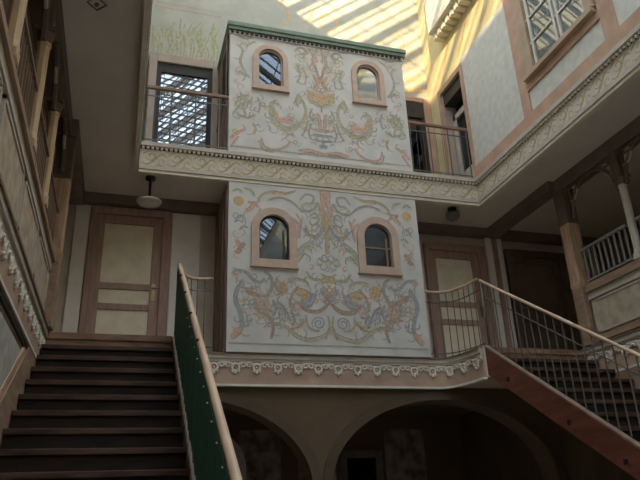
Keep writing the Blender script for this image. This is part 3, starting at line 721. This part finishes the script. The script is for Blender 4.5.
# balcony railings on both sides of the lower bay
def curved_rail(pts,label,ze):
    P=catmull(pts,4); R=thing('balcony_railing',(pts[0][0],pts[0][1],F1),label,'railing'); zz=lambda t: 2.865+(ze-2.865)*t**1.5
    pl,s=path_fn(P); L=s[-1]
    MB('rail_wood').tube([(x,y,zz(s[i]/L)-.02*math.sin(PI*s[i]/L)) for i,(x,y) in enumerate(P)],.02,8).build('handrail',R)
    MB('iron_grey').tube([(x,y,zz(s[i]/L)-.16-.02*math.sin(PI*s[i]/L)) for i,(x,y) in enumerate(P)],.008,6).build('mid_rail',R)
    MB('iron_grey').tube([(x,y,1.96) for i,(x,y) in enumerate(P)],.008,6).build('bottom_rail',R)
    n=int(L/.095)
    for k in range(1,n):
        p=pl(L*k/n,0,0); MB('iron_grey').tube([(p[0],p[1],1.9),(p[0],p[1],zz(k/n)-.02)],.0075,6).build('baluster',R)
    return R
IN=[(x-(.06 if x>4.25 else .0)+.0,min(y,8.06)-.0) for x,y in CURVE_R]
railR=[(4.05,8.05),(4.2,8.04),(4.34,7.96),(4.43,7.82),(4.49,7.6),(4.525,7.385)]
railL=[(2*2.545-x,y) for x,y in railR]
curved_rail(railL,'short curved iron railing between the left staircase and the painted bay',2.765)
curved_rail(railR,'short curved iron railing between the painted bay and the right staircase',2.85)

# railings of the upper floor
def up_rail(x0,x1,label,step):
    R=thing('terrace_railing',((x0+x1)/2,YB+.03,F2),label,'railing')
    y=YB+.03; MB('rail_brown').box(x0,x1,y-.025,y+.025,5.675,5.72).build('handrail',R,.006)
    MB('iron_grey').box(x0,x1,y-.006,y+.006,5.55,5.565).build('mid_rail',R); MB('iron_grey').box(x0,x1,y-.006,y+.006,4.83,4.845).build('bottom_rail',R)
    n=int((x1-x0)/step)
    for k in range(n+1):
        x=x0+.02+(x1-x0-.04)*k/n; big=(k%3==0); r=.012 if big else .0042
        MB('iron_grey').tube([(x,y,4.757),(x,y,5.675)],r,6).build('post' if big else 'baluster',R)
    return R
up_rail(XL+.02,1.19,'iron railing with brown handrail in front of the lattice glazed upper door',.11)
up_rail(4.06,XR-.02,'iron railing with brown handrail to the right of the upper painted bay',.11)

# ------------------------------------------------------------------ loggia columns, arches and balustrades of both galleries
def column(x,y,m,label,group):
    T=thing('loggia_column',(x,y,2.72),label,'column',group)
    MB(m).box(x-.055,x+.055,y-.055,y+.055,2.721,2.8).build('base',T,.01)
    s=MB(m); s.lathe((x,y,2.8),[(.058,0),(.058,.03),(.05,.06),(.053,.4),(.05,.9),(.06,.92),(.06,.94)],8,False,PI/8); s.build('shaft',T)
    c=MB('loggia_dark'); c.lathe((x,y,3.74),[(.052,0),(.062,.03),(.058,.04),(.08,.1)],8,False,PI/8); c.box(x-.08,x+.08,y-.08,y+.08,3.84,3.88); c.box(x-.045,x+.045,y-.05,y+.05,3.88,4.235)
    c.build('capital',T)
    return T
def end_post(x,y,sgn,m,label):
    T=thing('gallery_post',(x,y,F1),label,'post')
    MB(m).box(x-.095,x+.095,y-.1,y+.1,2.7,4.2).build('shaft',T,.012); MB('wood_tan').box(x-.095,x+.095,y-.1,y+.1,1.905,2.7).build('pedestal',T,.012)
    p=MB(m); p.box(x-.102,x+.102,y-.107,y+.107,2.73,2.8); p.build('base',T,.01)
    p=MB('loggia_dark'); p.box(x-.099,x+.099,y-.104,y+.104,3.66,4.215); p.build('capital',T,.01)
    return T
def arch(x,y0,y1,label,group):
    # fretwork arch: bracket on either column with a curled brace
    T=thing('fretwork_arch',(x,(y0+y1)/2,3.6),label,'arch',group)
    h=min(.42,(y1-y0)/2)
    for y,s in ((y0,1),(y1,-1)):
        b=MB('loggia_dark'); q=[]
        for i in range(9):
            t=PI/2*i/8; q.append((x,y+s*(h-h*math.cos(t)),3.72+.48*math.sin(t)))
        b.tube(q,.026,6); b.bar((x,y+s*.012,3.72),(x,y+s*.012,4.21),.03); b.bar((x,y+s*.0,4.19),(x,y+s*h,4.19),.03)
        b.use('mural_olive')
        q=[(x-.0,y+s*h*a,z) for a,z in ((.02,3.98),(.25,3.99),(.42,4.08),(.38,4.16),(.22,4.15))]; b.tube(catmull(q,4),.018,6)
        b.build('bracket',T)
    return T
def balustrade(x,y0,y1,label,group,m='rail_grey'):
    T=thing('loggia_balustrade',(x,(y0+y1)/2,2.72),label,'balustrade',group)
    MB(m).box(x-.025,x+.025,y0,y1,3.2,3.235).build('top_rail',T); MB(m).box(x-.012,x+.012,y0,y1,2.76,2.785).build('bottom_rail',T)
    n=int(round((y1-y0)/.1))
    for k in range(n):
        y=y0+(k+.5)*(y1-y0)/n; MB(m).box(x-.011,x+.011,y-.011,y+.011,2.785,3.2).build('baluster',T)
    return T
xl,xr=SL+.004,SR+.01
end_post(xl,7.25,1,'post_wood','square pale wood post at the far end of the left gallery beside the stair top')
end_post(xr,7.13,-1,'post_wood','square weathered wood post at the far end of the right gallery')
cols=[5.93,4.87,3.75]
lab=['pale wood column on the left parapet, next to the end post','pale wood column on the left parapet, second from the end post','pale wood column on the left parapet at the picture edge, farthest from the end post']
for y,l in zip(cols,lab): column(xl,y,'wood_light',l,'left gallery columns')
column(xr,6.0,'white_paint','slender white column on the right parapet next to the weathered post','right gallery columns')
column(xr,4.9,'white_paint','slender white column on the right parapet nearer the viewer','right gallery columns')
ys=[7.25-.05,5.93,4.87,3.75]
al=['arch next to the end post','second arch from the end post','arch nearest the viewer']
for k in range(3):
    y1=ys[k]-.09; y0=ys[k+1]+.09
    arch(xl,y0,y1,'dark wooden fretwork '+al[k]+' in the left gallery','left fretwork arches')
    balustrade(xl,y0-.0,y1,'brown slatted balustrade under the '+al[k]+' of the left gallery','left gallery balustrades','wood_brown')
ys=[7.13-.05,6.0,4.9]; al=['beside the weathered post','nearer the viewer']
for k in range(2):
    y1=ys[k]-.09; y0=ys[k+1]+.09
    arch(xr,y0,y1,'wooden fretwork arch in the right gallery '+al[k],'right fretwork arches')
    balustrade(xr,y0,y1,'grey slatted balustrade in the right gallery '+al[k],'right gallery balustrades')

# ------------------------------------------------------------------ doors and back wall of the lower gallery
def panel_door(name,x0,x1,ztop,label,hx,dark=False):
    D=setting(name,((x0+x1)/2,YW,F1),label,'door'); y=YW-.002
    fm='door_brown' if not dark else 'loggia_dark'; f=MB(fm)
    f.box(x0-.075,x0,y-.09,y,F1+.001,ztop+.12); f.box(x1,x1+.13,y-.09,y,F1+.001,ztop+.12); f.box(x0,x1,y-.09,y,ztop,ztop+.12)
    f.build('door_frame',D,.008)
    f=MB(fm); w=.13
    f.box(x0,x0+w,y-.045,y,F1+.01,ztop); f.box(x1-w,x1,y-.045,y,F1+.01,ztop)
    for a,b2 in ((ztop-.13,ztop),(3.02,3.115),(2.72,2.81),(F1+.01,F1+.2)): f.box(x0+w,x1-w,y-.045,y,a,b2)
    f.build('door_leaf',D,.006)
    for a,b2 in ((3.115,ztop-.13),(2.81,3.02),(F1+.2,2.72)):
        MB('door_panel' if not dark else 'gallery_dark').box(x0+w,x1-w,y-.02,y,a,b2).build('door_panel',D)
    h=MB('brass').box(hx-.02,hx+.02,y-.055,y-.045,2.86,3.12); h.tube([(hx,y-.05,3.05),(hx,y-.09,3.05),(hx+.09,y-.095,3.05)],.01,8); h.build('door_handle',D)
    return D
panel_door('door_1',-.54,.41,4.16,'brown panelled door with cream panels at the top of the left stairs',.33)
panel_door('door_2',4.75,5.68,4.0,'brown panelled door with cream panels behind the right balcony railing',5.6)
panel_door('door_3',6.3,7.3,4.0,'dark panelled door in the far right corner behind the right stairs',6.4,True)
wg=MB('gallery_white'); wg.box(-.83,-.63,YW-.05,YW-.002,F1+.01,4.29); struct(wg.build('trim_11',bevel=.008),'pale pilaster left of the door at the stair top','pilaster')
wg=MB('gallery_white'); wg.box(.55,.97,YW-.03,YW-.002,F1+.01,4.29); struct(wg.build('trim_12',bevel=.008),'pale wall strip right of the door at the stair top','pilaster')
wg=MB('gallery_white'); wg.box(5.84,5.96,YW-.1,YW-.002,F1+.01,4.29); wg.box(6.08,6.16,YW-.1,YW-.002,F1+.01,4.29); wg.use('door_brown').box(5.96,6.08,YW-.08,YW-.002,F1+.01,4.29); struct(wg.build('trim_13',bevel=.008),'pale pilaster between the two doors behind the right stairs','pilaster')

# ------------------------------------------------------------------ upper doors
D=setting('door_4',(.6,YW,F2),'glazed upper door with diamond lattice, left of the upper painted bay','door')
y=YW-.002; f=MB('door_surround'); f.box(.03,.16,y-.1,y,F2+.001,7.17); f.box(1.075,1.175,y-.1,y,F2+.001,7.17); f.box(.16,1.075,y-.1,y,7.0,7.17); f.build('door_frame',D,.01)
f=MB('dark_paint'); f.box(.16,.24,y-.06,y,F2+.001,7.0); f.box(1.0,1.075,y-.06,y,F2+.001,7.0); f.box(.24,1.0,y-.06,y,6.82,7.0); f.box(.24,1.0,y-.06,y,F2+.001,F2+.1); f.build('sash',D)
MB('lattice_glass').box(.24,1.0,y-.03,y-.024,F2+.1,6.82).build('pane',D); MB('sky_white').box(.24,1.0,y-.02,y-.014,F2+.1,6.82).build('pane_backing',D)  # white sheet added behind the glass, in place of mirrored sky
f=MB('iron_grey'); x0,x1,z0,z1=.24,1.0,F2+.1,6.82
def clipline(px_,pz,dx,dz):
    ts=[]
    t0,t1=-9,9
    for p,d,lo,hi in ((px_,dx,x0,x1),(pz,dz,z0,z1)):
        if abs(d)<1e-9:
            if not lo<=p<=hi: return None
            continue
        a,b2=sorted(((lo-p)/d,(hi-p)/d)); t0=max(t0,a); t1=min(t1,b2)
    return (t0,t1) if t1-t0>.03 else None
for k in range(-12,40):
    for dx,dz in ((.62,.78),(.97,-.12)):
        px_,pz=(x0+.105*k,z0) if dz>.5 else (x0,z0+.105*k)
        c=clipline(px_,pz,dx,dz)
        if c: f.bar((px_+dx*c[0],y-.036,pz+dz*c[0]),(px_+dx*c[1],y-.036,pz+dz*c[1]),.012,.026,up=(0,1,0)) if 0 else f.bar((px_+dx*c[0],y-.038,pz+dz*c[0]),(px_+dx*c[1],y-.038,pz+dz*c[1]),.009,.013,up=(0,1,0))
f.build('lattice',D)
D=setting('door_6',(4.7,YW,F2),'dark glazed upper door in the corner to the right of the upper bay','door')
f=MB('rose_frame'); f.box(4.98,5.125,y-.08,y,F2+.001,7.05); f.box(4.3,4.98,y-.08,y,6.95,7.05); f.box(4.2,4.3,y-.08,y,F2+.001,7.05); f.build('door_frame',D,.01)
f=MB('dark_paint'); f.box(4.3,4.98,y-.06,y,6.62,6.95); f.box(4.3,4.36,y-.05,y,F2+.001,6.62); f.box(4.92,4.98,y-.05,y,F2+.001,6.62); f.box(4.6,4.66,y-.05,y,F2+.001,6.62); f.build('sash',D)
MB('window_glass').box(4.36,4.92,y-.03,y-.024,F2+.02,6.62).build('pane',D); MB('room_dark').box(4.36,4.92,y-.006,y-.001,F2+.02,6.62).build('pane_backing',D)  # dark sheet behind the glass in place of an unlit room

# ------------------------------------------------------------------ ceiling lamps and rosette
L=thing('ceiling_lamp',(.17,8.4,CEIL-.4),'white saucer glass ceiling lamp over the left landing','lamp')
MB('iron_dark').lathe((.17,8.4,CEIL-.4),[(.02,.02),(.02,.33),(.07,.36),(.07,.399)],14).build('stem',L)
MB('lamp_glass').lathe((.17,8.4,CEIL-.4),[(.04,-.045),(.1,-.036),(.16,-.01),(.178,.012),(.17,.022),(.09,.045),(.03,.055)],24).build('glass_shade',L)
L=thing('ceiling_lamp',(4.9,8.45,CEIL-.17),'small grey dome ceiling lamp over the right landing','lamp')
MB('iron_dark').lathe((4.9,8.45,CEIL-.17),[(.05,.07),(.07,.169)],14).build('mount',L)
MB('lamp_slate').lathe((4.9,8.45,CEIL-.17),[(.02,-.05),(.07,-.035),(.105,0),(.12,.05),(.115,.075)],20).build('glass_shade',L)
r=MB('beam_grey'); q=[(-.49+.085*math.cos(PI/2*k),5.07+.09*math.sin(PI/2*k),CEIL-.008) for k in range(4)]; r.tube(q,.009,6,True); r.ball((-.49,5.07,CEIL-.02),.022,6)
tag(r.build('ceiling_rosette'),'small dark diamond ornament on the grey ceiling over the left stairs','ornament')

# ------------------------------------------------------------------ arcade under the balcony
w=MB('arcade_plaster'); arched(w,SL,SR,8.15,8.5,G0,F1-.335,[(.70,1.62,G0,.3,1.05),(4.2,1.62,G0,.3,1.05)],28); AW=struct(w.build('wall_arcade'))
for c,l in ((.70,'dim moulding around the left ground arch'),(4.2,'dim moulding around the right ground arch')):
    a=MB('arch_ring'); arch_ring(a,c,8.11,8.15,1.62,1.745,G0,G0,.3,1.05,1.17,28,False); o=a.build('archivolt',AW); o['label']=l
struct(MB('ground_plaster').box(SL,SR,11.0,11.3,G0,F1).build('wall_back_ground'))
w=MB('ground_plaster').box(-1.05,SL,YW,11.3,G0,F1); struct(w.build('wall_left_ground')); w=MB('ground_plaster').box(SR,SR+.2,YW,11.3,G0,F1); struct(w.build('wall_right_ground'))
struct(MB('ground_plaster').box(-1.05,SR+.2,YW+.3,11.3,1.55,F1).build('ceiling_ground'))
gw=bpy.data.objects['wall_back_ground']
for a,b2 in ((2.9,3.55),(4.45,5.2),(1.9,2.6)): 
    o=MB('ground_mural').box(a,b2,10.97,10.999,-.6,1.3).build('painted_panel',gw); o['label']='faded painted wall panel'
D=setting('window_2',(4.0,11,.1),'small dark window with rose frame under the right ground arch','window')
f=MB('loggia_dark'); f.box(3.62,3.74,10.93,10.998,-.6,.95); f.box(4.26,4.38,10.93,10.998,-.6,.95); f.box(3.74,4.26,10.93,10.998,.83,.95); f.build('window_frame',D)
MB('window_glass').box(3.74,4.26,10.96,10.966,-.6,.83).build('pane',D); MB('room_dark').box(3.74,4.26,10.99,10.998,-.6,.83).build('pane_backing',D)  # dark backing sheet: the unlit interior put into colour
D=setting('door_7',(1.6,11,G0),'dark arched doorway under the left ground arch','door')
f=MB('room_dark'); arched_pts=[(1.0,G0+.001),(1.0,.7)]+[(1.45+.45*math.cos(PI-PI*k/12),.7+.45*math.sin(PI*k/12)) for k in range(13)]+[(1.9,G0+.001)]
f.prism(arched_pts,10.96,10.998,'y'); f.build('door_leaf',D)  # flat near-black fill in place of the unlit doorway opening
f=MB('trim_stone'); arch_ring(f,1.45,10.92,10.998,.45,.57,G0+.001,G0+.001,.7,.45,.57,14,False); f.build('door_frame',D)

# ------------------------------------------------------------------ roof: open timber skylight over the court
rf=MB('roof_dark'); rf.box(-2.8,XL-.0,YF-.3,YW+.3,EAVE,EAVE+.12); rf.box(XR,8.4,YF-.3,YW+.3,EAVE,EAVE+.12)
RF=struct(rf.build('roof'))
xm=(XL+XR)/2; yy=YW-.35; k=0
while yy>YF:
    for xa in (XL,XR):
        r=MB('roof_timber').bar((xa,yy,EAVE+.1),(xm,yy,RIDGE+.06),.11,.14); r.build('rafter',RF)
        for q_ in (.38,.76):
            if yy-q_>YF: MB('roof_timber').bar((xa,yy-q_,EAVE+.14),(xm,yy-q_,RIDGE+.1),.03,.05).build('glazing_bar',RF)
    yy-=1.13; k+=1
for t in (.18,.4,.62,.84):
    for xa in (XL,XR):
        x=xa+(xm-xa)*t; z=EAVE+.2+(RIDGE-EAVE)*t; MB('roof_timber').box(x-.012,x+.012,YF,YW,z-.01,z+.02).build('purlin',RF)
MB('roof_timber').box(xm-.06,xm+.06,YF,YW,RIDGE+.05,RIDGE+.22).build('ridge_beam',RF)
MB('roof_dark').prism([(XL-.2,EAVE+.12),(XR+.2,EAVE+.12),(xm,RIDGE+.3)],YF-.3,YF,'y').build('gable',RF)

# ------------------------------------------------------------------ light and camera
W=bpy.data.worlds.new('sky'); bpy.context.scene.world=W; W.use_nodes=True
bg=W.node_tree.nodes['Background']; bg.inputs[0].default_value=(.80,.90,1.0,1); bg.inputs[1].default_value=SKY
sun=bpy.data.lights.new('sun','SUN'); sun.energy=SUN; sun.angle=.012; sun.color=(1.0,.78,.42)
so=bpy.data.objects.new('sun',sun); C.objects.link(so); so.location=(-6,-12,16)
so.rotation_euler=Vector((1.54,3.0,-1.0)).to_track_quat('-Z','Y').to_euler()
cam=bpy.data.cameras.new('camera'); co=bpy.data.objects.new('camera',cam); C.objects.link(co)
right=Vector((0.95831664,-0.28314128,-0.03821308)); up=Vector((-0.07583241,-0.3810216,0.92145102)); fw=Vector((0.27546083,0.88014406,0.38661062))
m=Matrix((right,up,-fw)).transposed().to_4x4(); m.translation=Vector((0,0,ZO)); co.matrix_world=m
cam.sensor_width=36; cam.lens=36*649.83/640; cam.clip_start=.05; cam.clip_end=200
sc=bpy.context.scene; sc.camera=co
vs=sc.view_settings; vs.view_transform='Standard'; vs.look='None'; vs.gamma=1; vs.use_curve_mapping=False; vs.exposure=EXPO
sc.cycles.max_bounces=12; sc.cycles.diffuse_bounces=7; sc.cycles.use_denoising=True; sc.cycles.sample_clamp_indirect=6
